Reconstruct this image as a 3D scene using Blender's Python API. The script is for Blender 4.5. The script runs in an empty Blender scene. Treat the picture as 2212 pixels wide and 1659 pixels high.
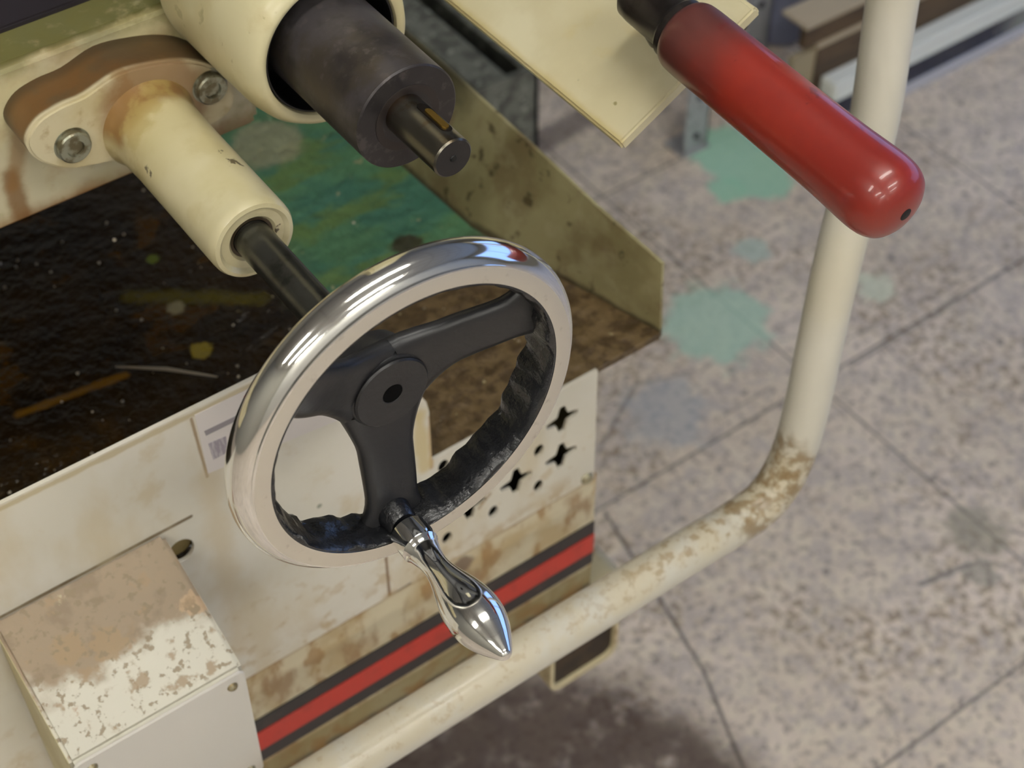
import bpy, bmesh, math, random
from mathutils import Vector, Matrix

random.seed(7)
scn = bpy.context.scene
COL = scn.collection
PI = math.pi

# ---------------------------------------------------------------- camera
PITCH, ROLL, YAW, FPX = .833427003, .00322673, .622168753, 3432.56
cp, sp, cy, sy = math.cos(PITCH), math.sin(PITCH), math.cos(YAW), math.sin(YAW)
FW = Vector((sy*cp, cy*cp, -sp)); RT = Vector((cy, -sy, 0)); DN = FW.cross(RT)
cr, sr = math.cos(ROLL), math.sin(ROLL)
RT, DN = cr*RT + sr*DN, -sr*RT + cr*DN
CAM = Vector((0, 0, 1.5))
cd = bpy.data.cameras.new('camera')
cam = bpy.data.objects.new('camera', cd); COL.objects.link(cam)
cam.matrix_world = Matrix(((RT.x, -DN.x, -FW.x, 0), (RT.y, -DN.y, -FW.y, 0), (RT.z, -DN.z, -FW.z, 1.5), (0, 0, 0, 1)))
cd.sensor_width = 36; cd.lens = 36*FPX/2212; cd.clip_start = .02
cd.dof.use_dof = True; cd.dof.focus_distance = .70; cd.dof.aperture_fstop = 11
scn.camera = cam

def at(px, py, ax, v):
    """point of the place seen at a pixel of the photograph on the plane axis = v"""
    d = RT*((px-1106)/FPX) + DN*((py-829.5)/FPX) + FW
    return CAM + d*((v-CAM[ax])/d[ax])

# ---------------------------------------------------------------- light
scn.view_settings.view_transform = 'Standard'
scn.view_settings.look = 'None'
scn.view_settings.gamma = 1
scn.view_settings.use_curve_mapping = False
scn.view_settings.exposure = -0.5
W = bpy.data.worlds.new('daylight'); scn.world = W; W.use_nodes = True
W.node_tree.nodes['Background'].inputs[0].default_value = (.30, .50, 1, 1)
W.node_tree.nodes['Background'].inputs[1].default_value = 2.4
LAMP = 10.0          # strength of the fluorescent tubes

# ---------------------------------------------------------------- materials
def lin(c):
    return tuple(((v/255)/12.92 if v <= 10.3 else ((v/255+.055)/1.055)**2.4) for v in c) + (1,)

class G:
    def __init__(s, name):
        s.m = bpy.data.materials.new(name); s.m.use_nodes = True
        s.t = s.m.node_tree; s.b = s.t.nodes['Principled BSDF']
        s.pos = s.t.nodes.new('ShaderNodeNewGeometry').outputs['Position']; s._w = None
    def n(s, t, **k):
        x = s.t.nodes.new(t)
        for a, b in k.items(): setattr(x, a, b)
        return x
    def put(s, sock, v):
        if isinstance(v, bpy.types.NodeSocket): s.t.links.new(v, sock)
        else: sock.default_value = v
    def ma(s, op, a, b=0.0, clamp=False):
        x = s.n('ShaderNodeMath', operation=op, use_clamp=clamp); s.put(x.inputs[0], a); s.put(x.inputs[1], b); return x.outputs[0]
    def vm(s, op, a, b=(0, 0, 0), sc=None):
        x = s.n('ShaderNodeVectorMath', operation=op); s.put(x.inputs[0], a); s.put(x.inputs[1], b)
        if sc is not None: s.put(x.inputs['Scale'], sc)
        return x.outputs['Value' if op in ('DOT_PRODUCT', 'LENGTH') else 'Vector']
    def step(s, v, lo, hi):
        x = s.n('ShaderNodeMapRange', interpolation_type='SMOOTHSTEP'); s.put(x.inputs[0], v)
        x.inputs[1].default_value = lo; x.inputs[2].default_value = hi
        if lo > hi:
            x.inputs[1].default_value = hi; x.inputs[2].default_value = lo; x.inputs[3].default_value = 1; x.inputs[4].default_value = 0
        return x.outputs[0]
    def noise(s, sc, det=4, seed=0, stretch=None, rough=.55):
        v = s.vm('ADD', s.pos, (seed*3.7, seed*1.3, seed*2.1))
        if stretch: v = s.vm('MULTIPLY', v, stretch)
        x = s.n('ShaderNodeTexNoise'); s.put(x.inputs['Vector'], v)
        x.inputs['Scale'].default_value = sc; x.inputs['Detail'].default_value = det; x.inputs['Roughness'].default_value = rough
        return x.outputs[0]
    def wob(s, amp, sc=60):
        return s.ma('MULTIPLY', s.ma('SUBTRACT', s.noise(sc, 5, 11), .5), amp*2)
    def mask(s, k):
        t = k[0]
        if t == 'n':      # noise: scale, lo, hi, seed, stretch
            return s.step(s.noise(k[1], 5, k[4] if len(k) > 4 else 0, k[5] if len(k) > 5 else None), k[2], k[3])
        if t == 'seg':    # A, B, width, soft, wobble
            A, B = Vector(k[1]), Vector(k[2]); D = B-A
            pa = s.vm('SUBTRACT', s.pos, tuple(A))
            h = s.ma('MULTIPLY', s.vm('DOT_PRODUCT', pa, tuple(D)), 1/D.length_squared, True)
            x = s.n('ShaderNodeVectorMath', operation='SCALE'); x.inputs[0].default_value = tuple(D); s.put(x.inputs['Scale'], h)
            d = s.vm('LENGTH', s.vm('SUBTRACT', pa, x.outputs[0]))
            if k[5]: d = s.ma('ADD', d, s.wob(k[5]))
            return s.step(d, k[3]+k[4], k[3])
        if t == 'blob':   # centre, radius, soft, wobble, (squash)
            pa = s.vm('SUBTRACT', s.pos, tuple(k[1]))
            if len(k) > 5: pa = s.vm('MULTIPLY', pa, k[5])
            d = s.ma('ADD', s.vm('LENGTH', pa), s.wob(k[4], 1.2/max(k[2], .004)))
            return s.step(d, k[2]+k[3], k[2])
        if t == 'ax':     # axis, lo, hi, wobble
            x = s.n('ShaderNodeSeparateXYZ'); s.put(x.inputs[0], s.pos)
            v = x.outputs[k[1]]
            if len(k) > 4 and k[4]: v = s.ma('ADD', v, s.wob(k[4], 30))
            return s.step(v, k[2], k[3])
        if t == 'grid':   # origin x, pitch x, origin y, pitch y, width
            x = s.n('ShaderNodeSeparateXYZ'); s.put(x.inputs[0], s.pos); o = []
            for i, (a, p) in enumerate(((k[1], k[2]), (k[3], k[4]))):
                v = s.ma('ADD', s.ma('DIVIDE', s.ma('SUBTRACT', x.outputs[i], a), p), 100.5)
                v = s.ma('ABSOLUTE', s.ma('SUBTRACT', s.ma('FRACT', v), .5))
                o.append(s.ma('MULTIPLY', v, p))
            d = s.ma('MINIMUM', o[0], o[1])
            return s.step(d, k[5]*1.8, k[5]*.6)
        if t == 'mul':
            v = s.mask(k[1])
            for q in k[2:]: v = s.ma('MULTIPLY', v, s.mask(q))
            return v
        if t == 'max':
            v = s.mask(k[1])
            for q in k[2:]: v = s.ma('MAXIMUM', v, s.mask(q))
            return v
        if t == 'inv':
            return s.ma('SUBTRACT', 1.0, s.mask(k[1]))

def mat(name, base, rough=.45, metal=0.0, layers=(), bump=None, coat=0, spec=None, rlayers=()):
    g = G(name); c = lin(base); rr = rough
    for k, colr, st in layers:
        m = g.mask(k)
        if st != 1: m = g.ma('MULTIPLY', m, st)
        x = g.n('ShaderNodeMix', data_type='RGBA'); g.put(x.inputs[0], m); g.put(x.inputs[6], c); x.inputs[7].default_value = lin(colr); c = x.outputs[2]
    for k, v in rlayers:
        x = g.n('ShaderNodeMix', data_type='FLOAT'); g.put(x.inputs[0], g.mask(k)); g.put(x.inputs[2], rr); x.inputs[3].default_value = v; rr = x.outputs[0]
    g.put(g.b.inputs['Base Color'], c); g.put(g.b.inputs['Roughness'], rr); g.b.inputs['Metallic'].default_value = metal
    if coat: g.b.inputs['Coat Weight'].default_value = coat; g.b.inputs['Coat Roughness'].default_value = .08
    if spec is not None: g.b.inputs['Specular IOR Level'].default_value = spec
    if bump:
        x = g.n('ShaderNodeBump'); g.put(x.inputs['Height'], g.noise(bump[0], 4, 5)); x.inputs['Strength'].default_value = bump[1]; x.inputs['Distance'].default_value = bump[2]
        g.put(g.b.inputs['Normal'], x.outputs[0])
    return g.m

def glow(name, c, st):
    g = G(name); g.b.inputs['Base Color'].default_value = (.8, .8, .8, 1)
    g.b.inputs['Emission Color'].default_value = c; g.b.inputs['Emission Strength'].default_value = st
    return g.m

# ---------------------------------------------------------------- mesh helpers
def link(name, bm, m, parent=None, smooth=35):
    me = bpy.data.meshes.new(name)
    bmesh.ops.remove_doubles(bm, verts=bm.verts, dist=1e-6)
    bmesh.ops.recalc_face_normals(bm, faces=bm.faces)
    bm.to_mesh(me); bm.free()
    if smooth:
        me.polygons.foreach_set('use_smooth', [True]*len(me.polygons)); me.set_sharp_from_angle(angle=math.radians(smooth))
    if m: me.materials.append(m)
    o = bpy.data.objects.new(name, me); COL.objects.link(o)
    if parent:
        L = Vector(); p = parent
        while p: L += p.location; p = p.parent
        me.transform(Matrix.Translation(-L)); o.parent = parent
    return o

def tag(o, label, cat, group=None, kind=None):
    o['label'] = label; o['category'] = cat
    if group: o['group'] = group
    if kind: o['kind'] = kind
    return o

def thing(name, label, cat, loc, group=None):
    o = bpy.data.objects.new(name, None); COL.objects.link(o); o.location = loc; o.empty_display_size = .05
    return tag(o, label, cat, group)

def struct(o): o['kind'] = 'structure'; return o

def box(bm, a, b, bev=0):
    a, b = Vector(a), Vector(b)
    t = bmesh.new(); bmesh.ops.create_cube(t, size=1)
    for v in t.verts: v.co = (a+b)/2 + Vector((v.co.x*(b-a).x, v.co.y*(b-a).y, v.co.z*(b-a).z))
    if bev: bmesh.ops.bevel(t, geom=t.edges[:], offset=bev, segments=2, affect='EDGES')
    merge(bm, t); return bm

def merge(bm, t):
    me = bpy.data.meshes.new('t'); t.to_mesh(me); t.free(); bm.from_mesh(me); bpy.data.meshes.remove(me)

def prism(bm, pts, vec, bev=0):
    """closed polygon (3D points) extruded along vec"""
    t = bmesh.new(); vec = Vector(vec)
    a = [t.verts.new(Vector(p)) for p in pts]; b = [t.verts.new(Vector(p)+vec) for p in pts]
    n = len(pts); t.faces.new(a); t.faces.new(b[::-1])
    for i in range(n): t.faces.new((a[i], b[i], b[(i+1) % n], a[(i+1) % n]))
    bmesh.ops.recalc_face_normals(t, faces=t.faces)
    if bev:
        bmesh.ops.bevel(t, geom=[e for e in t.edges if len(e.link_faces) == 2 and e.calc_face_angle(0) > .3], offset=bev, segments=2, affect='EDGES')
    merge(bm, t); return bm

def frame(d):
    d = Vector(d).normalized(); u = d.cross(Vector((0, 0, 1)))
    if u.length < .01: u = Vector((1, 0, 0))
    u.normalize(); return d, u, d.cross(u)

def lathe(bm, c, d, prof, seg=64, closed=False, rfun=None):
    """prof = [(distance along d, radius)] around the axis through c"""
    d, u, w = frame(d); c = Vector(c); t = bmesh.new(); rings = []
    for s, r in prof:
        if r < 1e-6: rings.append([t.verts.new(c+d*s)]); continue
        rings.append([t.verts.new(c + d*s + (u*math.cos(2*PI*i/seg) + w*math.sin(2*PI*i/seg))*(r if not rfun else rfun(r, s, 2*PI*i/seg))) for i in range(seg)])
    pr = list(zip(rings, rings[1:])) + ([(rings[-1], rings[0])] if closed else [])
    for A, B in pr:
        if len(A) == 1 and len(B) == 1: continue
        for i in range(seg):
            j = (i+1) % seg
            if len(A) == 1: t.faces.new((A[0], B[i], B[j]))
            elif len(B) == 1: t.faces.new((A[i], B[0], A[j]))
            else: t.faces.new((A[i], B[i], B[j], A[j]))
    if not closed:
        for R_ in (rings[0], rings[-1]):
            if len(R_) > 2: t.faces.new(R_)
    merge(bm, t); return bm

def tube(bm, pts, r, seg=20):
    pts = [Vector(p) for p in pts]; t = bmesh.new(); rings = []
    d, u, w = frame(pts[1]-pts[0])
    for i, p in enumerate(pts):
        nd = (pts[min(i+1, len(pts)-1)]-pts[max(i-1, 0)]).normalized()
        u = (u - nd*u.dot(nd)).normalized(); w = nd.cross(u)
        rr = r[i] if isinstance(r, (list, tuple)) else r
        rings.append([t.verts.new(p+(u*math.cos(2*PI*k/seg)+w*math.sin(2*PI*k/seg))*rr) for k in range(seg)])
    for A, B in zip(rings, rings[1:]):
        for i in range(seg): t.faces.new((A[i], B[i], B[(i+1) % seg], A[(i+1) % seg]))
    t.faces.new(rings[0]); t.faces.new(rings[-1])
    merge(bm, t); return bm

def B(): return bmesh.new()

# ================================================================ SETTING
fl = lambda px, py: at(px, py, 2, 0)
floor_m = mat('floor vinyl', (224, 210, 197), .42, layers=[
    (('n', 3, .38, .62, 1), (206, 191, 172), .8),
    (('n', 32, .42, .60, 2), (182, 173, 168), .7),
    (('n', 38, .50, .66, 12), (224, 212, 192), .6),
    (('n', 90, .50, .62, 3), (226, 214, 192), .6),
    (('n', 95, .53, .63, 4), (138, 128, 120), .65),
    (('n', 55, .60, .68, 14), (112, 104, 100), .7),
    (('mul', ('n', 5, .48, .60, 6), ('n', 80, .48, .60, 7)), (140, 122, 98), .75),
    (('grid', 1.110, .923, .4415, .4415, .0016), (96, 90, 84), .75),
    (('seg', (1.5725, -1, 0), (1.5725, 3, 0), .0012, .001, 0), (96, 90, 84), .75),
    (('blob', fl(1600, 350), .065, .02, .05, (1.2, .9, 1)), (160, 206, 180), .9),
    (('blob', fl(1570, 410), .022, .01, .02), (158, 206, 178), .9),
    (('blob', fl(1550, 700), .055, .03, .07), (172, 208, 188), .75),
    (('blob', fl(1625, 540), .018, .012, .02), (176, 200, 190), .65),
    (('blob', fl(1890, 620), .02, .012, .03), (214, 222, 200), .7),
    (('blob', fl(1440, 890), .04, .03, .05), (160, 166, 172), .6),
    (('blob', fl(2110, 1145), .028, .02, .03), (136, 132, 116), .6),
    (('blob', fl(2120, 1235), .016, .01, .02), (136, 134, 126), .6),
    (('seg', fl(1990, 1262), fl(2090, 1220), .002, .003, .002), (110, 106, 102), .7),
    (('seg', fl(1307, 1107), fl(1363, 1198), .0012, .002, .001), (84, 78, 74), .8),
    (('seg', fl(1363, 1198), fl(1428, 1298), .0012, .002, .001), (84, 78, 74), .8),
    (('seg', fl(1428, 1298), fl(1520, 1450), .0012, .002, .001), (84, 78, 74), .8),
    (('seg', fl(1520, 1450), fl(1610, 1670), .0012, .002, .001), (84, 78, 74), .8),
    (('seg', fl(1840, 790), fl(2150, 600), .001, .0015, .001), (110, 104, 100), .6),
    (('seg', fl(1835, 730), fl(2140, 575), .0008, .0015, .001), (116, 108, 104), .5),
    (('seg', fl(1290, 980), fl(1372, 832), .001, .002, .001), (104, 98, 96), .6),
    (('seg', fl(1372, 832), fl(1500, 800), .001, .003, .002), (124, 116, 108), .5),
    (('seg', fl(1560, 900), fl(1660, 840), .001, .002, .001), (110, 104, 98), .5),
    (('seg', fl(1165, 312), fl(1290, 235), .012, .02, .006), (84, 74, 76), .7),  # soft dark streak, a shadow line painted into the floor
    (('mul', ('blob', (.45, .58, 0), .18, .09, .08), ('n', 30, .12, .5, 9)), (74, 58, 50), .9),  # dirt stain that also paints in shade under the cabinet
], bump=(120, .12, .001))
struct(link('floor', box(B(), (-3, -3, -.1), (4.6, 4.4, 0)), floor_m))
wall_m = mat('wall paint', (150, 146, 134), .8)
ceil_m = mat('ceiling tile', (176, 174, 166), .9, layers=[(('grid', 0, .61, 0, .61, .01), (120, 118, 112), .8)])
struct(link('ceiling', box(B(), (-3, -3, 3.0), (4.6, 4.4, 3.1)), ceil_m))
struct(link('wall_left', box(B(), (-3.1, -3.1, 0), (-3, 4.5, 3)), wall_m))
struct(link('wall_back', box(B(), (-3, 4.4, 0), (4.6, 4.5, 3)), wall_m))
struct(link('wall_front', box(B(), (-3, -3.1, 0), (4.6, -3, 3)), mat('light wall paint', (206, 204, 196), .8)))
wr = B()
box(wr, (4.6, -3.1, 0), (4.7, 4.5, .5)); box(wr, (4.6, -3.1, 2.6), (4.7, 4.5, 3)); box(wr, (4.6, -3.1, .5), (4.7, -2.4, 2.6)); box(wr, (4.6, 3.0, .5), (4.7, 4.5, 2.6))
struct(link('wall_right', wr, wall_m))
wf = B(); fm = mat('window frame paint', (200, 200, 198), .5)
for y in (-2.4, -.62, 1.16, 2.94): box(wf, (4.60, y, .5), (4.66, y+.06, 2.6))
for z in (.5, 2.54): box(wf, (4.60, -2.4, z), (4.66, 3.0, z+.06))
struct(link('window_1', wf, fm))

def fixture(x, y, i):
    t = thing('ceiling_light', 'two-tube fluorescent ceiling light at the '+i+' of the ceiling', 'ceiling light', (x, y, 3.0), 'fluorescent ceiling lights')
    h = B(); box(h, (x-.6, y-.13, 2.95), (x+.6, y+.13, 2.9995), .006); link('housing', h, fm, t)
    for s in (-1, 1): link('fluorescent_tube', lathe(B(), (x-.58, y+.065*s, 2.925), (1, 0, 0), [(0, .019), (1.16, .019)], 16), TUBE, t)
TUBE = glow('fluorescent tube glow', (1, .97, .90, 1), LAMP*6)
for i, (x, y, w_) in enumerate(((-1.7, -2.5, 'front left'), (-1.7, -1.1, 'middle left'), (-1.7, .3, 'back left'), (.5, -2.5, 'front right'), (.5, -1.1, 'middle right'), (.5, .3, 'back right'))): fixture(x, y, w_)

# ================================================================ HAND WHEEL
WX, WZ = .2223, .9962
chrome = mat('polished chrome', (242, 242, 240), .09, 1.0, rlayers=[(('n', 60, .5, .7, 3), .14)])
satin = mat('turned steel face', (236, 232, 222), .45, 1.0, layers=[(('n', 150, .6, .75, 2, (1, .2, 1)), (190, 184, 172), .5)])
black = mat('rough black enamel', (25, 26, 29), .26, 0, bump=(130, .6, .002), spec=.6)
black_flat = mat('smooth black enamel', (34, 34, 36), .38, 0, bump=(160, .25, .001), spec=.5)
wheel = thing('handwheel', 'polished chrome handwheel with black three-spoke centre and chrome crank handle', 'handwheel', (WX, .376, WZ))
AX = (0, 1, 0)
pr = [(0, .0800)]
for k in range(25):       # round outer half of the rim, then the back
    a = -1.25 + (PI*.5+1.25+.5)*k/24
    pr.append((.0098+.0095*math.sin(a)+.0002, .0752+.0102*math.cos(a)))
pr += [(.0175, .0742)]
pr = [(0, .0712), (0, .0788), (.0003, .0796)] + pr[1:]
outer = lathe(B(), (WX, .376, WZ), AX, [(0, .0712)] + [(s, r) for s, r in pr[1:]], 160, closed=True)
rim = link('rim', outer, chrome, wheel, 30)
rim.data.materials.append(satin)
for p in rim.data.polygons:
    if abs(p.normal.y) > .98 and p.center.y < .001: p.material_index = 1
def rough_r(r, s, a):
    if r > .0695: return r
    return r + (.0003*math.sin(a*23+s*200) + .00025*math.sin(a*37+1.3) + .0005*math.sin(a*11))*(1 if s < .010 else 2.6)
inn = lathe(B(), (WX, .376, WZ), AX, [(.0004, .0716), (.0001, .0702), (.0012, .0692), (.006, .0686), (.013, .0682), (.019, .0684), (.0215, .0695), (.0205, .0722), (.014, .0735)], 160, closed=True, rfun=rough_r)
link('inner_rim', inn, black, wheel, 50)
def spoke(ang):
    """curved, dished web: narrow towards the rim, flaring into the hub"""
    t = bmesh.new(); a = math.radians(ang); N = 18; rows = []
    ur = Vector((math.cos(a), 0, math.sin(a))); ut = Vector((-math.sin(a), 0, math.cos(a)))
    for i in range(N+1):
        f = i/N; r = .010 + f*(.0700-.010)
        w = .0126 + .0020*(1-f) + .0050*max(0, (f-.75)/.25)**2 + .008*max(0, (.38-f)/.38)**1.3
        yc = .4045 - .014*(3*f*f-2*f**3) ; th = .0042 + .001*(1-f)
        c = Vector((WX, 0, WZ)) + ur*r + ut*(.0032*math.sin(PI*f) if ang > 0 else 0)
        row = []
        for q in range(16):
            b = 2*PI*q/16; cx, cz = math.cos(b), math.sin(b)
            X = w*math.copysign(abs(cx)**.55, cx); Y = th*math.copysign(abs(cz)**.7, cz)
            row.append(t.verts.new(c + ut*X + Vector((0, yc+Y, 0))))
        rows.append(row)
    for A, C in zip(rows, rows[1:]):
        for q in range(16): t.faces.new((A[q], C[q], C[(q+1) % 16], A[(q+1) % 16]))
    t.faces.new(rows[0]); t.faces.new(rows[-1]); return t
for ang in (-98, 15, 139): link('spoke', spoke(ang), black_flat, wheel, 60)
hub = lathe(B(), (WX, .3970, WZ), AX, [(.006, .0045), (.0005, .0045), (0, .0052), (0, .0176), (.0008, .0184), (.0014, .0184), (.0018, .0176), (.0024, .0190), (.006, .0208), (.012, .0210), (.022, .018), (.024, .012)], 72)
link('hub', hub, black_flat, wheel, 30)
link('bore', lathe(B(), (WX, .3976, WZ), AX, [(-.0004, .0050), (.004, .0050)], 40), mat('bore fill', (5, 5, 5), .9, spec=.1), wheel)  # plain black disc filling the hub bore
hx, hz = .2119, .9308
hd = at(1098, 1422, 1, .2925) - Vector((hx, .376, hz))
HL = hd.length
hp = [(0, 0), (.0, .0068), (.0012, .0088), (.010, .0093), (.0125, .0090), (.0135, .0082), (.0165, .0074), (.0215, .0063), (.0265, .0060), (.031, .0066), (.036, .0079), (.0415, .0096), (.047, .0111), (.0525, .0121), (.058, .0125), (.064, .0120), (.070, .0103), (.0755, .0078), (.0795, .0055), (.082, .0040), (.0835, .0030), (.0845, .0018), (.0848, 0)]
# fine interpolation for a smooth silhouette
def smoothp(p, n=5):
    o = []
    for i in range(len(p)-1):
        p0, p1, p2, p3 = p[max(i-1, 0)], p[i], p[i+1], p[min(i+2, len(p)-1)]
        for k in range(n):
            t = k/n
            f = lambda a, b, c, d: .5*((2*b)+(-a+c)*t+(2*a-5*b+4*c-d)*t*t+(-a+3*b-3*c+d)*t**3)
            o.append((f(p0[0], p1[0], p2[0], p3[0]), max(0, f(p0[1], p1[1], p2[1], p3[1]))))
    return o+[p[-1]]
hprof = hp[:6] + smoothp(hp[6:])
crank = link('crank_handle', lathe(B(), (hx, .3765, hz), hd, [(s*HL/.0848, r) for s, r in hprof], 64), chrome, wheel, 28)
link('handle_boss', lathe(B(), (hx, .3790, hz+.001), AX, [(0, .0060), (.001, .0070), (.012, .0090), (.013, .006)], 48), black, wheel, 40)
shaft_m = mat('blued steel shaft', (92, 92, 86), .27, .85, layers=[(('n', 90, .5, .7, 1), (40, 38, 34), .6)], bump=(300, .1, .0005))
link('shaft', lathe(B(), (WX, .412, WZ), AX, [(0, .0094), (.152, .0094)], 48), shaft_m, wheel, 30)

# ================================================================ GRINDER CASTING (saddle), flange, shaft tube
Y0 = .65
cast_m = mat('cream cast paint', (196, 188, 158), .40, layers=[
    (('n', 14, .45, .65, 1), (206, 196, 150), .7),
    (('n', 60, .60, .68, 3), (160, 150, 104), .5),
    (('n', 28, .5, .64, 13), (176, 156, 118), .7),
    (('ax', 2, .960, .943, .012), (126, 82, 30), .9),
    (('seg', at(20, 380, 1, Y0), at(60, 500, 1, Y0), .002, .006, .004), (120, 82, 40), .8),
    (('seg', at(45, 290, 1, Y0), at(30, 400, 1, Y0), .001, .006, .004), (140, 100, 50), .6),
    (('mul', ('ax', 0, .20, .26, .02), ('n', 50, .4, .6, 8)), (150, 140, 96), .6),
    (('mul', ('ax', 2, 1.034, 1.0388, 0), ('n', 70, .25, .48, 4)), (84, 84, 36), .9),
    (('mul', ('ax', 2, 1.026, 1.0388, 0), ('n', 30, .35, .55, 5)), (104, 100, 56), .75),
], bump=(90, .15, .001))
saddle = thing('grinder_saddle', 'stained cream cast saddle with rusty flange and long bearing tube behind the handwheel', 'machine casting', (.1, .9, .94))
zt, zb = 1.0388, .9462
body = B(); box(body, (-.35, Y0, zb-.0015), (.2955, 1.05, zt), .004)
link('body', body, cast_m, saddle)
link('ledge', box(B(), (-.35, .676, zt-.001), (.33, 1.05, zt+.003), .001), mat('black way cover', (30, 24, 30), .6), saddle)
YF_ = .622
rust_m = mat('rusty flange paint', (198, 188, 156), .42, layers=[
    (('n', 26, .42, .62, 1), (182, 168, 126), .7),
    (('n', 60, .56, .68, 6), (150, 124, 80), .6),
    (('blob', (WX+.005, YF_, WZ+.010), .024, .012, .008), (122, 84, 44), .75),
    (('ax', 1, .6245, .6275, .001), (78, 58, 32), .95),
    (('mul', ('ax', 1, .6245, .6275, .001), ('n', 35, .4, .6, 3)), (104, 72, 34), .8),
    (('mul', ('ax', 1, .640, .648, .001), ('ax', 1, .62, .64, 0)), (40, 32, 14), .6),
], bump=(80, .2, .001))
YF = .622
fpx = [(60, 300), (84, 262), (130, 232), (185, 207), (255, 160), (330, 140), (400, 133), (452, 142), (492, 168), (508, 212), (492, 250), (420, 290), (330, 330), (240, 352), (150, 366), (92, 352), (64, 328)]
# round the flange outline with a Catmull-Rom pass
fp = [at(x, y, 1, YF) for x, y in fpx]
def crom(pts, n=4):
    o = []; L = len(pts)
    for i in range(L):
        a, b, c, d = pts[i-1], pts[i], pts[(i+1) % L], pts[(i+2) % L]
        for k in range(n):
            t = k/n; o.append(.5*((2*b)+(c-a)*t+(2*a-5*b+4*c-d)*t*t+(3*b-a-3*c+d)*t**3))
    return o
link('flange', prism(B(), crom(fp), (0, Y0-YF+.002, 0), .0014), rust_m, saddle, 40)
bolt_m = mat('grimy bolt steel', (150, 152, 136), .35, .75, layers=[(('n', 120, .45, .6, 1), (96, 84, 56), .8)])
for (bx, by) in ((156, 312), (452, 187)):
    c = at(bx, by, 1, YF)
    b = lathe(B(), (c.x, YF+.0005, c.z), (0, -1, 0), [(0, .0104), (.0004, .0104), (.0006, .0086), (.0040, .0086), (.0048, .0078), (.0048, .0046), (.0034, .0042)], 40)
    link('bolt', b, bolt_m, saddle, 30)
tube_m = mat('cream tube paint', (200, 192, 156), .33, layers=[
    (('n', 16, .42, .65, 1), (186, 176, 132), .75),
    (('n', 45, .50, .68, 12), (178, 166, 122), .5),
    (('ax', 1, .545, .60, .02), (184, 172, 126), .6),
    (('mul', ('ax', 1, .598, .612, .014), ('ax', 2, .992, 1.006, .006)), (122, 84, 36), .9),
    (('mul', ('ax', 1, .575, .605, .02), ('n', 50, .45, .6, 4)), (160, 140, 84), .7),
    (('n', 55, .695, .72, 9), (70, 56, 40), .9),
], bump=(60, .12, .001), coat=.3)
tb = lathe(B(), (WX, .515, WZ), AX, [(.055, .0108), (.004, .0108), (.0022, .0125), (.0022, .0165), (.0, .0185), (.0006, .0205), (.003, .0216), (.006, .0218), (.080, .0220), (.100, .0228), (.1075, .0255)], 80)
link('bearing_tube', tb, tube_m, saddle, 40)
link('bushing', lathe(B(), (WX, .5185, WZ), AX, [(.0, .0097), (.0, .0112), (.03, .0112), (.03, .0097)], 48, closed=True), mat('bronze bush grime', (66, 54, 38), .4, .4), saddle)

# ================================================================ SPINDLE HOUSING + SPINDLE
QX, QZ = .2977, 1.046
house_m = mat('cream housing paint', (202, 194, 156), .36, layers=[
    (('n', 12, .42, .65, 1), (190, 178, 134), .75),
    (('n', 38, .52, .68, 12), (182, 168, 124), .5),
    (('n', 70, .66, .72, 3), (150, 138, 96), .6),
    (('blob', at(540, 130, 0, QX-.04), .0022, .002, .002), (30, 28, 22), .9),
    (('blob', at(618, 270, 1, .56), .0012, .001, .001), (40, 34, 26), .9),
    (('seg', at(388, 38, 0, QX-.03), at(396, 56, 0, QX-.03), .0005, .001, .001), (60, 56, 50), .8),
], bump=(40, .1, .001), coat=.2)
housing = thing('spindle_housing', 'large cream cylindrical spindle housing open around the dark grey spindle', 'spindle housing', (QX, .56, QZ))
link('housing_shell', lathe(B(), (QX, .56, QZ), AX, [(.088, .030), (.088, .0352), (.004, .0358), (.001, .0363), (0, .0375), (0, .0392), (.0015, .0415), (.007, .0445), (.016, .0462), (.05, .047), (.0885, .0472), (.0885, .032)], 128, closed=True), house_m, housing, 40)
link('bore_shade_lining', lathe(B(), (QX, .5625, QZ), AX, [(.0, .0346), (.0, .0354), (.084, .0349), (.084, .0341)], 96, closed=True), mat('black bore fill', (16, 14, 14), .5), housing)  # black lining paints in the shadow gap around the spindle
link('mounting_arm', box(B(), (.262, .59, 1.086), (.333, .648, 1.30), .008), house_m, housing)
iron = mat('dark spindle iron', (76, 72, 74), .42, .45, layers=[(('n', 30, .45, .62, 12), (66, 58, 44), .7), (('n', 45, .45, .65, 2), (50, 46, 46), .8), (('ax', 1, .4975, .4962, 0), (46, 43, 44), .85), (('n', 160, .55, .7, 3), (92, 86, 84), .5)], bump=(200, .15, .0006))
spin = thing('grinding_spindle', 'dark steel spindle with short keyed shaft stub protruding from the cream housing', 'spindle', (QX, .496, QZ))
link('quill', lathe(B(), (QX, .496, QZ), AX, [(0, .010), (0, .0262), (.0008, .0270), (.12, .0275)], 96), iron, spin, 30)
link('collar', lathe(B(), (QX, .4953, QZ), AX, [(.0012, .010), (.0002, .0165), (.0004, .0172), (.0015, .0173)], 72), mat('worn collar iron', (58, 52, 50), .45, .6), spin, 30)
sh_m = mat('bare shaft steel', (112, 108, 98), .28, .95, layers=[(('n', 70, .5, .65, 2), (84, 70, 48), .7), (('ax', 1, .490, .496, .002), (96, 66, 42), .6)])
end_m = mat('dark shaft end', (52, 50, 50), .4, .6)
QS = (.2962, 0, 1.0490)
sh = link('shaft_stub', lathe(B(), (QS[0], .4567, QS[2]), AX, [(.0, .0092), (.0008, .0100), (.042, .0100)], 72), sh_m, spin, 30)
sh.data.materials.append(end_m)
for p in sh.data.polygons:
    if p.normal.y < -.9: p.material_index = 1
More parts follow.
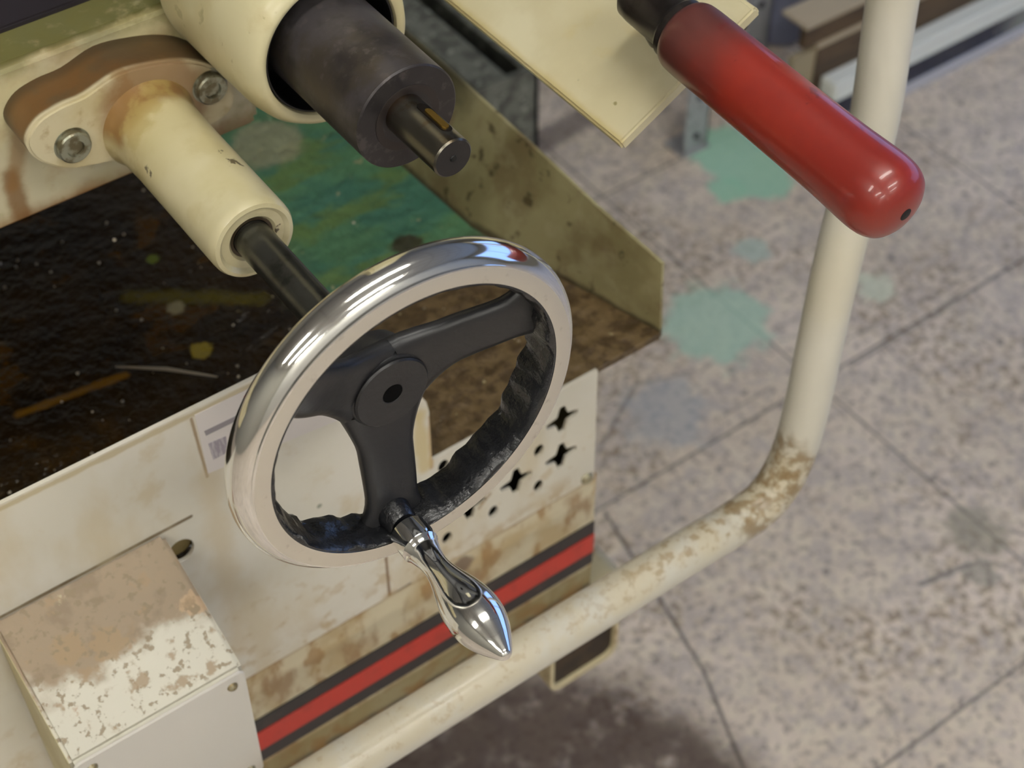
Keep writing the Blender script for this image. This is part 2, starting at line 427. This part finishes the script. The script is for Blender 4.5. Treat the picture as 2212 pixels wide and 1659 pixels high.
link('centre_hole', lathe(B(), (QS[0], .4562, QS[2]), AX, [(0, .0007), (0, .0015), (.0008, .0018)], 24), mat('hole black', (6, 6, 6), .6), spin)
ks = Vector((.30, 0, .954)).normalized()
kc = Vector(QS)+ks*.0093
kb = B(); s_ = ks.cross(Vector((0, 1, 0))).normalized()
def slab(bm, c, ys, ye, hw, hu):
    pts = []
    N = 8
    for i in range(N+1): a = PI*i/N; pts.append(c + s_*(hw*math.cos(a)) + Vector((0, ye+hw*math.sin(a), 0)))
    for i in range(N+1): a = PI+PI*i/N; pts.append(c + s_*(hw*math.cos(a)) + Vector((0, ys+hw*math.sin(a), 0)))
    prism(bm, pts, ks*hu)
slab(kb, kc-ks*.0002, .4665, .4845, .0030, .0010); link('keyway_edge', kb, mat('dark keyway metal', (40, 34, 26), .4, .7), spin)  # dark metal slab around the key
kb = B(); slab(kb, kc+ks*.0006, .4675, .4800, .0019, .0009); link('key', kb, mat('brass coloured key', (196, 156, 70), .22, .9), spin)

# ================================================================ RED HANDLED LEVER + CREAM ARM BOX
e1 = Vector((.4277, .33, 1.0532)); e0 = Vector((.4238, .4555, 1.0640))
dd = (e1-e0).normalized(); GL = (e1-e0).length
lever = thing('feed_lever', 'thick glossy red grip lever with scuffed end and dark metal ferrule', 'lever', e0)
red_m = mat('red grip plastic', (132, 34, 20), .36, layers=[
    (('n', 18, .45, .62, 1), (118, 26, 18), .6),
    (('ax', 1, .405, .442, .016), (74, 42, 38), .9),
    (('n', 60, .66, .72, 4), (90, 20, 16), .8),
    (('blob', at(1850, 300, 2, 1.068), .004, .001, .004), (120, 30, 24), .8),
], coat=.4)
gp = [(0, 0), (.0, .0120), (.001, .0150), (.004, .0172), (.010, .0180), (.030, .0181), (.070, .0182), (.105, .0185), (.120, .0190), (.130, .0194), (.136, .0193), (.1415, .0184), (.1462, .0160), (.1493, .0118), (.1508, .0068), (.1512, .0030), (.1512, 0)]
k_ = (GL+.018)/.151
gr = lathe(B(), e0, dd, [(s*k_, r) for s, r in ([gp[0]]+smoothp(gp[1:14], 4)+gp[14:])], 72)
link('grip', gr, red_m, lever, 40)
tip = e0+dd*(.1500*k_)
link('grip_hole', lathe(B(), tip, dd, [(-.003, .0030), (.0013, .0030), (.0016, .0024), (.0016, 0)], 24), mat('dark hole', (10, 7, 6), .7), lever)
ferr = mat('black greasy iron', (50, 44, 42), .3, .5, layers=[(('n', 80, .5, .65, 2), (30, 26, 24), .8)])
e_ = e0-dd*.036
link('ferrule', lathe(B(), e0+dd*.004, -dd, [(0, .0150), (.006, .0152), (.009, .0128), (.030, .0126), (.036, .0120), (.039, .0095), (.0405, 0)], 48), ferr, lever, 40)
# slanted box: plane holds Y and direction U
BC = Vector((.3875, .452, 1.0168)); U = (Vector((.4203, .452, 1.0362))-Vector((.3865, .452, 1.0174))).normalized(); NN = Vector((-U.z, 0, U.x))
link('pivot_stud', lathe(B(), e0-dd*.024, -NN, [(0, .009), (.034, .009)], 32), ferr, lever)
arm_m = mat('cream guard paint', (200, 193, 162), .38, layers=[
    (('n', 9, .42, .62, 1), (190, 180, 144), .7),
    (('n', 22, .50, .66, 12), (184, 174, 140), .5),
    (('n', 40, .62, .72, 2), (190, 176, 130), .5),
    (('blob', at(1249, 167, 2, 1.024), .0011, .0008, .001), (60, 50, 40), .9),
    (('blob', at(1317, 37, 2, 1.034), .0010, .0008, .001), (50, 40, 34), .9),
    (('blob', at(1328, 222, 2, 1.024), .0008, .0008, .001), (120, 110, 60), .8),
    (('seg', BC, BC+Vector((0, .3, 0)), .001, .004, .002), (170, 150, 90), .6),
], bump=(30, .05, .001))
arm = thing('table_guard', 'cream slanted sheet metal guard box under the red lever', 'guard box', BC)
pts = [BC, BC+U*.0905, BC+U*.0925-NN*.002, BC+U*.0925-NN*.007, BC-NN*.007]
link('guard_body', prism(B(), pts, (0, .42, 0), .0012), arm_m, arm, 30)

# ================================================================ CHIP TRAY
ZT = .7513
gb = [(.5015, .5325), (.4870, .588), (.4745, .625), (.4600, .690), (.4565, .775), (.4565, 1.0)]
gt = [at(1430, 570, 1, .5335), at(1289, 447, 2, .822), at(1200, 362, 2, .822), at(1090, 262, 2, .824), at(980, 160, 2, .826)]
gt.append(gt[-1]+Vector((0, .2, 0)))
tray = thing('chip_tray', 'oily chip tray with dark sludge, green residue and dirty olive splash guard', 'tray', (.1, .75, ZT))
tray_m = mat('oily tray floor', (34, 24, 9), .16, layers=[
    (('n', 22, .45, .7, 1), (14, 10, 4), .8),
    (('mul', ('n', 30, .56, .66, 2), ('ax', 1, .60, .76, .05)), (64, 42, 6), .8),
    (('mul', ('ax', 0, .30, .35, .03), ('ax', 1, .70, .63, .03)), (112, 92, 60), .85),
    (('mul', ('ax', 0, .30, .36, .03), ('ax', 1, .70, .63, .02), ('n', 110, .45, .6, 3)), (64, 48, 26), .8),
    (('mul', ('ax', 0, .315, .36, .02), ('ax', 1, .655, .70, .01)), (88, 134, 98), .95),
    (('mul', ('ax', 0, .315, .36, .02), ('ax', 1, .655, .70, .01), ('n', 12, .42, .6, 6, (1, 2.2, 1))), (66, 118, 104), .75),
    (('mul', ('ax', 0, .315, .36, .02), ('ax', 1, .655, .70, .01), ('n', 16, .5, .62, 7, (1, 2.0, 1))), (104, 130, 70), .8),
    (('blob', at(880, 530, 2, ZT), .009, .004, .006), (60, 50, 34), .9),
    (('seg', at(280, 640, 2, ZT), at(560, 645, 2, ZT), .002, .008, .005), (84, 76, 22), .6),
    (('seg', at(40, 895, 2, ZT), at(270, 810, 2, ZT), .001, .004, .002), (122, 84, 16), .7),
    (('blob', at(380, 665, 2, ZT), .004, .004, .003), (130, 122, 92), .8),
    (('blob', at(435, 757, 2, ZT), .006, .003, .004), (146, 128, 44), .7),
    (('blob', at(330, 560, 2, ZT), .003, .003, .002), (90, 104, 30), .8),
    (('blob', at(575, 310, 2, ZT), .022, .010, .012), (160, 160, 130), .8),
    (('mul', ('n', 130, .68, .72, 9), ('ax', 0, .28, .30, 0)), (190, 180, 140), .7),
], bump=(85, .8, .006), rlayers=[(('mul', ('ax', 0, .30, .36, .03), ('ax', 1, .70, .63, .03)), .5), (('mul', ('ax', 0, .32, .36, .02), ('ax', 1, .66, .70, .01)), .35)])
poly = [(-.35, .5325)] + [(x, y) for x, y in gb] + [(-.35, 1.0)]
link('tray_floor', prism(B(), [(x, y, ZT-.006) for x, y in poly], (0, 0, .006)), tray_m, tray, 0)
guard_m = mat('dirty olive guard paint', (160, 152, 112), .5, layers=[
    (('n', 14, .42, .62, 1), (132, 122, 84), .75),
    (('n', 20, .50, .64, 19), (116, 98, 66), .6),
    (('n', 40, .50, .68, 2), (170, 162, 126), .6),
    (('n', 75, .60, .68, 3), (78, 66, 36), .8),
    (('n', 26, .58, .68, 6), (110, 84, 72), .6),
    (('mul', ('ax', 1, .72, .76, .02), ('ax', 2, .80, .815, .01)), (40, 36, 24), .8),
    (('seg', (.487, .588, ZT), (.4885, .587, .825), .0003, .0012, .0003), (90, 84, 52), .8),
    (('ax', 2, .757, .752, .004), (58, 44, 28), .8),
], bump=(70, .2, .001))
t = bmesh.new(); TH = .0022; rows = []
gbp = [Vector((x, y, ZT)) for x, y in gb]
gbp[0] = Vector((.5015, .5325, ZT-.004))
for lo, hi in zip(gbp, gt):
    rows.append([t.verts.new(lo), t.verts.new(hi), t.verts.new(hi+Vector((TH, .0004, 0))), t.verts.new(lo+Vector((TH, .0004, 0)))])
for A, C in zip(rows, rows[1:]):
    for i in range(4): t.faces.new((A[i], C[i], C[(i+1) % 4], A[(i+1) % 4]))
t.faces.new(rows[0]); t.faces.new(rows[-1])
link('splash_guard', t, guard_m, tray, 12)
# swarf lying in the sludge
rod_m = mat('bright swarf', (190, 180, 160), .3, .7)
a_, b_ = at(250, 792, 2, ZT+.002), at(470, 814, 2, ZT+.002)
tag(link('metal_sliver', tube(B(), [a_, (a_+b_)/2+Vector((.001, .001, .001)), b_], [.0006, .0013, .0005], 8), rod_m), 'long thin metal sliver lying in the dark oily tray sludge', 'metal sliver')
ch = B()
for i in range(150):
    x, y = random.uniform(.02, .44), random.uniform(.54, .86)
    if x > .40 and y > .62: continue
    s = random.uniform(.0004, .0012)
    d = Vector((random.uniform(-1, 1), random.uniform(-1, 1), random.uniform(.02, .3))).normalized()
    tube(ch, [(x, y, ZT+s*1.4), Vector((x, y, ZT+s*1.4))+d*s*1.5], [s, s*.5], 5)
tag(link('metal_chips', ch, rod_m, None, 0), 'tiny bright metal chips scattered in the oily tray sludge', 'metal chips', kind='stuff')

# ================================================================ CABINET under the tray
YP = .53
pan = lambda px, py: at(px, py, 1, YP)
cab = thing('machine_cabinet', 'white painted machine cabinet with star shaped vents and red and black stripe', 'machine cabinet', (.1, .75, .0))
panel_m = mat('cabinet white paint', (216, 212, 200), .42, layers=[
    (('n', 7, .42, .66, 1), (206, 201, 184), .7),
    (('n', 30, .56, .72, 2), (188, 170, 130), .5),
    (('seg', pan(0, 1334), pan(412, 1116), .0007, .0012, .0006), (92, 70, 30), .9),
    (('seg', pan(413, 905), pan(448, 1030), .0003, .0012, .0006), (136, 108, 70), .85),
    (('seg', pan(448, 1030), pan(520, 1400), .001, .012, .007), (196, 178, 142), .5),
    (('n', 16, .52, .68, 17, (1, 1, .4)), (196, 182, 150), .6),
    (('mul', ('n', 70, .56, .66, 18), ('ax', 2, .76, .66, .02)), (180, 158, 116), .5),
    (('seg', pan(834, 1205), pan(842, 1290), .0004, .0012, .0006), (110, 76, 40), .9),
    (('seg', pan(842, 1290), pan(885, 1262), .0008, .0016, .001), (84, 62, 40), .9),
    (('seg', pan(842, 1290), pan(810, 1350), .001, .007, .004), (160, 128, 76), .6),
    (('seg', pan(0, 1100), pan(560, 824), .0010, .002, .002), (170, 150, 96), .6),
    (('seg', pan(928, 900), pan(932, 1010), .0006, .0016, .001), (166, 124, 60), .7),
    (('seg', pan(905, 900), pan(915, 1010), .002, .006, .004), (196, 176, 116), .7),
    (('seg', pan(1035, 1098), pan(1058, 1068), .0008, .0014, .001), (140, 108, 60), .7),
    (('mul', ('n', 45, .5, .62, 5), ('ax', 2, .665, .642, .01)), (168, 140, 86), .6),
    (('blob', pan(690, 1093), .0011, .0012, .0006), (120, 124, 104), .8),
], bump=(25, .04, .001))
lower_m = mat('rust streaked lower paint', (206, 196, 166), .45, layers=[
    (('n', 24, .42, .60, 1), (178, 156, 112), .8),
    (('n', 34, .54, .66, 15, (1, 1, .4)), (140, 104, 62), .7),
    (('n', 60, .52, .64, 2, (1, 1, .5)), (150, 112, 58), .75),
    (('ax', 2, .634, .640, .003), (134, 96, 44), .8),
    (('ax', 2, .537, .530, .004), (124, 112, 66), .8),
    (('ax', 2, .516, .510, .006), (52, 40, 24), .8),
    (('mul', ('ax', 2, .545, .512, .02), ('n', 45, .45, .6, 4)), (128, 92, 30), .8),
    (('blob', pan(1000, 1225), .007, .004, .004), (84, 58, 44), .8),
    (('blob', pan(540, 1560), .004, .004, .003), (150, 128, 80), .5),
], bump=(60, .15, .001))
dark_in = mat('dark cabinet inside', (36, 28, 20), .8)
def hole_pts(c, kind):
    if kind == 's':
        A = .0130; K = .0050; o = []
        for i in range(4):
            a = i*PI/2
            o += [Vector((math.cos(a-.17)*A, 0, math.sin(a-.17)*A)), Vector((math.cos(a+.17)*A, 0, math.sin(a+.17)*A)), Vector((math.cos(a+PI/4)*K*1.25, 0, math.sin(a+PI/4)*K*1.25))]
        return [c+p for p in o]
    return [c+Vector((.0040*math.cos(2*PI*i/16), 0, .0058*math.sin(2*PI*i/16))) for i in range(16)]
s0, s1, s2 = pan(1212, 985), pan(1115, 1035), pan(1212, 908)
dx = (s0.x-s1.x); dz = (s2.z-s0.z)
fp_ = B()
prism(fp_, [Vector((x, YP, z)) for x, z in ((-.35, .640), (.4500, .640), (.4478, ZT), (.3200, ZT), (.3200, .797), (.3185, .806), (.3139, .8165), (.300, .838), (.282, .862), (.262, .8921), (-.35, .8921))], (0, .0024, 0))
fpo = link('front_panel', fp_, panel_m, cab, 30)
cut = B()
c00 = Vector((s0.x, YP, s0.z))
for i in range(0, 4):
    for j in range(0, 3):
        c = c00 + Vector((-dx*i, 0, dz*j))
        if c.z > ZT+.006: continue
        if i > 1 and j == 2: continue
        prism(cut, [p-Vector((0, .004, 0)) for p in hole_pts(c, 's')], (0, .012, 0))
for i in range(0, 3):
    for j in (-.5, .5, 1.5):
        c = c00 + Vector((-dx*(i+.5), 0, dz*j))
        if c.z > ZT-.008: continue
        prism(cut, [p-Vector((0, .004, 0)) for p in hole_pts(c, 'd')], (0, .012, 0))
pc = pan(392, 1190)
prism(cut, [Vector((pc.x+.0078*math.cos(2*PI*i/24), YP-.004, pc.z+.0092*math.sin(2*PI*i/24))) for i in range(24)], (0, .012, 0))
me = bpy.data.meshes.new('cut'); bmesh.ops.recalc_face_normals(cut, faces=cut.faces); cut.to_mesh(me); cut.free()
co = bpy.data.objects.new('cut', me); COL.objects.link(co); co.location = (0, 0, 0)
md = fpo.modifiers.new('holes', 'BOOLEAN'); md.object = co; md.operation = 'DIFFERENCE'; md.solver = 'EXACT'
bpy.context.view_layer.update()
ev = fpo.evaluated_get(bpy.context.evaluated_depsgraph_get()); nm = bpy.data.meshes.new_from_object(ev)
fpo.modifiers.clear(); fpo.data = nm; bpy.data.objects.remove(co)
link('port_plug', lathe(B(), (pc.x, YP+.006, pc.z), AX, [(0, 0), (0, .0095), (.004, .0095)], 24), mat('grimy plug', (128, 112, 70), .6, layers=[(('ax', 0, pc.x-.002, pc.x-.006, 0), (70, 54, 20), .8)]), cab)
link('lower_panel', box(B(), (-.35, YP+.0012, .5075), (.4530, YP+.0045, .6415)), lower_m, cab, 0)
sides = B()
box(sides, (.4465, YP+.003, .508), (.4488, 1.0, ZT-.0065)); box(sides, (-.35, YP+.003, .508), (.449, 1.0, .511)); box(sides, (-.35, .99, .511), (.4465, 1.0, ZT-.0065)); box(sides, (-.35, YP+.0045, .511), (-.347, .99, ZT-.0065))
link('cabinet_shell', sides, mat('olive cabinet sides', (120, 110, 74), .6), cab)
link('cabinet_lining', box(B(), (-.346, .60, .513), (.444, .606, ZT-.008)), dark_in, cab)
link('added_plinth', box(B(), (-.35, .74, 0), (.36, 1.0, .508), .004), mat('added dark plinth', (66, 54, 50), .7, layers=[(('n', 20, .4, .6, 1), (48, 38, 36), .8)]), cab)  # added base, set back to darken the floor under the cabinet
z1a, z1b = .5878, .5375
link('black_stripe', box(B(), (-.35, YP+.0004, z1b), (.4532, YP+.0013, z1a)), mat('black tape', (28, 25, 28), .45, layers=[(('n', 70, .55, .7, 1), (62, 50, 44), .6)]), cab, 0)['label'] = 'wide black stripe'
link('red_stripe', box(B(), (-.35, YP-.0001, .5520), (.4533, YP+.0005, .5735)), mat('red tape', (172, 38, 24), .4, layers=[(('n', 60, .5, .7, 1), (146, 30, 18), .6)]), cab, 0)['label'] = 'red stripe along the middle of the black one'
sc = pan(1268, 1032)
screw_m = mat('dull screw', (150, 144, 120), .4, .6, layers=[(('n', 200, .5, .6, 1), (110, 90, 50), .7)])
def dome(c, d, r, h): return lathe(B(), c, d, [(0, 0), (0, r)] + [(h*math.sin(PI/2*k/6), r*math.cos(PI/2*k/6)) for k in range(1, 7)], 28)
link('screw', dome((sc.x, YP, sc.z), (0, -1, 0), .0050, .0035), screw_m, cab)
# hollow rectangular foot channel under the cabinet corner
def rrect(x0, x1, z0, z1, r, y):
    o = []
    for cx, cz, a in ((x1-r, z1-r, 0), (x0+r, z1-r, PI/2), (x0+r, z0+r, PI), (x1-r, z0+r, 3*PI/2)):
        for k in range(6): o.append(Vector((cx+r*math.cos(a+PI/2*k/5), y, cz+r*math.sin(a+PI/2*k/5))))
    return o
def ring_prism(bm, O, I, vec):
    t = bmesh.new(); vec = Vector(vec); n = len(O)
    v = [[t.verts.new(p) for p in O], [t.verts.new(p) for p in I], [t.verts.new(p+vec) for p in I], [t.verts.new(p+vec) for p in O]]
    for a in range(4):
        A, C = v[a], v[(a+1) % 4]
        for i in range(n): t.faces.new((A[i], C[i], C[(i+1) % n], A[(i+1) % n]))
    merge(bm, t); return bm
ll, lr = pan(1190, 1447), pan(1331, 1418)
lz = pan(1207, 1488).z
ch_m = mat('scuffed cream channel', (196, 184, 148), .45, layers=[(('n', 60, .5, .65, 1), (140, 108, 62), .8)])
link('foot_channel', ring_prism(B(), rrect(ll.x, lr.x, lz-.001, .5072, .012, YP), rrect(ll.x+.0036, lr.x-.0036, lz+.0026, .5036, .0095, YP), (0, .30, 0)), ch_m, cab, 30)
link('channel_dark_fill', box(B(), (ll.x+.0034, YP+.004, lz+.0024), (lr.x-.0034, YP+.008, .5038)), mat('dark hollow fill', (56, 42, 24), .7, layers=[(('n', 50, .45, .6, 2), (34, 24, 16), .8)]), cab)  # dark fill painting the shade inside the open channel
# paper sticker with its print
stk = link('sticker', prism(B(), [pan(*p)-Vector((0, .0004, 0)) for p in ((420, 896), (700, 760), (735, 905), (449, 1022))], (0, .0004, 0)), mat('sticker paper', (214, 208, 204), .4), cab, 0)
stk['label'] = 'pale paper sticker with faded print'
ink = mat('faded grey ink', (140, 134, 138), .5)
def patch(px, m, name, par=stk, off=.0006):
    o = link(name, prism(B(), [pan(*p)-Vector((0, off, 0)) for p in px], (0, .0002, 0)), m, None, 0)
    o.parent = par; o.location = (-cab.location); return o
patch([(440, 930), (560, 873), (562, 882), (444, 940)], ink, 'printed_text')
patch([(449, 957), (487, 941), (492, 975), (460, 992)], mat('faded print block', (150, 142, 150), .5, layers=[(('n', 500, .45, .55, 1, (3, 1, .3)), (186, 180, 184), .8)]), 'printed_block')
patch([(526, 857), (545, 838), (560, 852), (545, 868)], mat('red ink', (196, 60, 70), .5), 'red_mark')

# ================================================================ CONTROL BOX
bx0, bx1 = .0493, .1480
cb = thing('control_box', 'cream control box with paint-chipped dusty top on the cabinet front', 'control box', (.1, .53, .67))
P = lambda px, py: at(px, py, 2, .795)
box_m = mat('chipped cream box paint', (192, 188, 172), .42, layers=[
    (('mul', ('ax', 1, .478, .492, .034), ('ax', 2, .70, .71, 0)), (126, 105, 76), .95),
    (('mul', ('ax', 1, .484, .490, .016), ('n', 60, .5, .65, 2)), (104, 84, 56), .5),
    (('blob', (at(150, 1405, 2, .80)), .007, .003, .006), (134, 110, 74), .9),
    (('blob', (at(235, 1390, 2, .80)), .008, .003, .008), (134, 110, 74), .9),
    (('blob', (at(445, 1385, 2, .80)), .008, .003, .006), (160, 130, 96), .9),
    (('blob', (at(420, 1300, 2, .80)), .006, .003, .008), (170, 140, 104), .8),
    (('blob', (at(160, 1540, 2, .785)), .004, .003, .006), (156, 124, 92), .8),
    (('blob', (at(130, 1300, 2, .806)), .004, .002, .003), (206, 200, 160), .9),
    (('mul', ('ax', 1, .451, .455, 0), ('n', 190, .555, .63, 4)), (116, 98, 68), .85),
    (('mul', ('ax', 1, .451, .455, 0), ('n', 80, .57, .66, 5)), (134, 110, 76), .8),
    (('seg', (bx0, .4505, .7824), (bx1-.004, .4505, .7824), .0006, .0008, .0003), (120, 100, 64), .8),
    (('ax', 0, bx0+.0006, bx0+.0002, 0), (170, 160, 112), .7),
], bump=(90, .2, .001))
side = [(.5298, .8135), (.450, .7822), (.4555, .664), (.5298, .664)]
link('box_body', prism(B(), [(bx0, y, z) for y, z in side], (bx1-bx0, 0, 0), .0022), box_m, cb, 30)
cov_m = mat('box cover paint', (212, 208, 200), .4)
fn = Vector((0, .664-.7822, -(.4555-.450))).normalized()     # outward normal of the front face
fd = (Vector((0, .4555, .664))-Vector((0, .450, .7822))).normalized()
o0 = Vector((0, .450, .7822))-Vector((0, .0004, 0))
cv = []
for cx, cs, a in ((bx1-.0045, .0045, 0), (bx0+.0045, .0045, PI/2), (bx0+.0045, .110, PI), (bx1-.0045, .110, 3*PI/2)):
    for k in range(5):
        q = a+PI/2*k/4
        cv.append(Vector((cx+.0042*math.cos(q), 0, 0)) + o0 + fd*(cs-.0042*math.sin(q)))
link('cover_plate', prism(B(), cv, (0, -.0016, 0), .0004), cov_m, cb, 30)
for sx, sz in ((bx1-.0085, .0095), (bx1-.0085, .1045), (bx0+.0095, .0095)):
    p = o0+fd*sz+Vector((sx, -.0016, 0))
    link('screw', dome(p, (0, -1, 0), .0030, .0024), screw_m, cb)

# ================================================================ BENT TUBE RAIL
bar_m = mat('white tube paint', (198, 194, 180), .36, layers=[
    (('n', 10, .45, .65, 1), (196, 189, 166), .6),
    (('mul', ('ax', 2, .684, .694, .003), ('ax', 2, .735, .715, 0), ('n', 40, .34, .56, 2)), (196, 184, 154), .6),
    (('mul', ('ax', 2, .690, .696, .003), ('ax', 2, .735, .72, 0), ('ax', 0, .30, .44, 0), ('n', 130, .50, .6, 3)), (150, 126, 88), .7),
    (('mul', ('ax', 2, .688, .694, .003), ('ax', 2, .735, .72, 0), ('n', 180, .56, .66, 3)), (170, 150, 116), .5),
    (('mul', ('blob', (.500, .413, .712), .030, .014, .018), ('n', 110, .40, .58, 5)), (122, 98, 60), .8),
    (('seg', at(1400, 1225, 2, .698), at(1440, 1203, 2, .698), .0008, .001, .001), (54, 44, 30), .9),
    (('blob', at(1898, 224, 1, .405), .0012, .0008, .0006), (60, 50, 44), .9),
    (('blob', at(1748, 737, 1, .405), .0012, .0008, .0006), (70, 58, 44), .9),
], bump=(50, .06, .001), coat=.2)
rail = B()
ctl = [Vector(p) for p in ((-.10, .5285, .6855), (-.098, .47, .6855), (-.085, .43, .6855), (-.05, .42, .6855), (.05, .42, .6855), (.15, .42, .6855), (.25, .42, .6855), (.35, .42, .6855))]
ctl += [at(1500, 1183, 1, .42), at(1572, 1140, 1, .42), at(1652, 1082, 1, .42), at(1703, 1005, 1, .422), at(1738, 900, 1, .426), at(1772, 740, 1, .435), at(1811, 560, 1, .445), at(1852, 400, 1, .454), at(1890, 250, 1, .462), at(1928, 0, 1, .475)]
ctl += [ctl[-1]+Vector((.006, .008, .08)), ctl[-1]+Vector((.012, .016, .16)), ctl[-1]+Vector((.016, .06, .20)), ctl[-1]+Vector((.018, .14, .21))]
pts = []
for i in range(len(ctl)-1):
    a, b, c, d = ctl[max(i-1, 0)], ctl[i], ctl[i+1], ctl[min(i+2, len(ctl)-1)]
    for k in range(6):
        t = k/6; pts.append(.5*((2*b)+(c-a)*t+(2*a-5*b+4*c-d)*t*t+(3*b-a-3*c+d)*t**3))
pts.append(ctl[-1])
tag(link('tube_rail', tube(rail, pts, .0143, 40), bar_m, None, 60), 'bent white painted steel tube rail curving around the cabinet corner', 'rail')

# ================================================================ BACKGROUND
tag(link('hanging_cable', tube(B(), [at(1572, -30, 1, .50), at(1590, 2, 1, .50), at(1606, 26, 1, .50), at(1612, 50, 1, .50), at(1600, 70, 1, .505), at(1580, 90, 1, .51)], .0016, 10), mat('dark cable', (52, 36, 20), .5)), 'thin dark brown cable looping at the end of the slanted guard box', 'cable')
# low unit with chrome kick strip
YB = 1.235
bk = thing('display_cabinet', 'low floor cabinet with white bottom rail and dark glossy kick strip', 'cabinet', (2.2, 1.5, 0))
def band(a, b_): return at(a[0], a[1], 1, YB).z, at(b_[0], b_[1], 1, YB).z
za = at(1964, 182, 1, YB).z; zb_ = at(1981, 130, 1, YB).z; zc = at(1985, 60, 1, YB+.03).z; YC = YB+.03; zd = at(1815, 75, 1, YC).z; ze = at(1800, 40, 1, YC).z; xl = at(1765, 120, 1, YC).x
x0, x1 = 1.46, 3.2
link('floor_strip', box(B(), (x0, YB, 0), (x1, YB+.006, max(za, .012)), .002), mat('aluminium strip', (200, 202, 210), .3, .3), bk)
link('kick_strip', box(B(), (x0, YB+.003, max(za, .012)), (x1, YB+.012, zb_)), mat('dark glossy kick', (30, 36, 56), .12, layers=[(('ax', 0, 1.80, 1.90, .01), (150, 156, 150), .8)]), bk)  # pale right part is a reflection painted into the colour
link('bottom_rail', box(B(), (x0, YB-.001, zb_), (x1, YC, zc), .003), mat('white enamel rail', (226, 230, 226), .3), bk)
link('rail_bead', box(B(), (x0, YB-.004, zb_), (x1, YB, zb_+.007), .002), mat('white bead', (228, 232, 226), .3), bk)
brown = mat('dark brown board', (84, 66, 44), .55, layers=[(('n', 12, .45, .6, 1, (1, 6, 6)), (60, 46, 30), .8)])
beige = mat('beige edge', (178, 164, 140), .5)
link('lower_board', box(B(), (xl, YC, 0), (x1, YC+.012, zd-.004)), brown, bk)
link('shelf', box(B(), (xl-.005, YC-.003, zd-.004), (x1, YC+.015, zd+.004)), beige, bk)
link('upper_board', box(B(), (xl-.03, YC, zd+.004), (x1, YC+.012, ze)), brown, bk)
link('end_block', box(B(), (xl-.045, YC+.002, 0), (xl, YC+.012, zd-.006)), mat('pale block', (150, 138, 112), .6), bk)
link('cabinet_top', box(B(), (xl-.03, YC, ze), (x1, YC+.05, ze+.006)), beige, bk)
# grey bin, metal stand
bf = at(1678, 70, 2, 0)
binm = mat('blue grey plastic', (124, 128, 150), .4); 
BX, BY = bf.x, bf.y
bt = B(); lathe(bt, (BX, BY, .001), (0, 0, 1), [(0, 0), (0, .038), (.004, .042), (.30, .050), (.302, .053), (.305, .053), (.305, .048), (.02, .036), (.02, 0)], 48)
bino = thing('plastic_bin', 'blue grey plastic bin on the floor behind the red lever', 'bin', (BX, BY, 0))
link('bin_body', bt, binm, bino, 40)
link('trim_strip', box(B(), (BX+.034, BY-.030, .05), (BX+.046, BY-.022, .295), .001), mat('bright blue trim', (96, 140, 214), .35), bino)
fm_ = mat('galvanised steel', (176, 176, 178), .4, .4, layers=[(('n', 50, .5, .65, 1), (118, 112, 110), .6)])
f1 = at(1500, 328, 2, 0); f2 = at(1618, 215, 2, 0)
st = thing('metal_stand', 'galvanised steel stand with drilled feet behind the cream guard', 'stand', (f1.x, f1.y, 0))
for f in (f1, f2):
    lg = B()
    box(lg, (f.x-.022, f.y, .004), (f.x+.022, f.y+.003, .62)); box(lg, (f.x+.019, f.y, .004), (f.x+.022, f.y+.03, .62)); box(lg, (f.x-.026, f.y-.004, 0), (f.x+.026, f.y+.04, .004))
    l = link('leg', lg, fm_, st, 0)
    for z in (.03, .10, .17):
        link('bolt_hole', lathe(B(), (f.x, f.y-.0006, z), AX, [(0, .006), (.0008, .006)], 20), mat('hole dark', (20, 18, 20), .8), l)
link('cross_bar', box(B(), (f1.x, f1.y+.003, .50), (f2.x, f1.y+.006, .54)), fm_, st, 0)
# slatted grey crate behind the guard
ZC = .34
c1 = at(1000, 200, 2, ZC); c2 = at(1168, 150, 2, ZC)
crate = thing('slatted_crate', 'dirty grey slatted metal crate behind the spindle', 'crate', (c1.x+.1, c1.y+.2, 0))
crm = mat('mottled grey metal', (104, 106, 96), .55, layers=[(('n', 45, .42, .6, 1), (64, 64, 58), .8), (('n', 90, .58, .68, 2), (160, 164, 150), .8)])
yy = (c1.y+c2.y)/2; X0 = c1.x-.22; X1 = c2.x+.004
cs = B(); box(cs, (X0, yy, .03), (X1, yy+.006, ZC)); box(cs, (X1-.006, yy, .03), (X1, yy+.6, ZC)); box(cs, (X0, yy, .03), (X0+.006, yy+.6, ZC)); box(cs, (X0, yy+.594, .03), (X1, yy+.6, ZC)); box(cs, (X0, yy, 0), (X1, yy+.6, .03))
link('crate_body', cs, crm, crate, 0)
wd = X1-X0
for a, b_ in ((0, .16), (.20, .42), (.46, .60), (.72, .86), (.93, .99)):
    link('slat', box(B(), (X0+wd*a, yy+.006, ZC-.004), (X0+wd*b_, yy+.594, ZC+.002), .0006), crm, crate)
link('crate_inside', box(B(), (X0+.006, yy+.006, .20), (X1-.006, yy+.594, .205)), mat('black inside', (14, 14, 20), .8), crate)
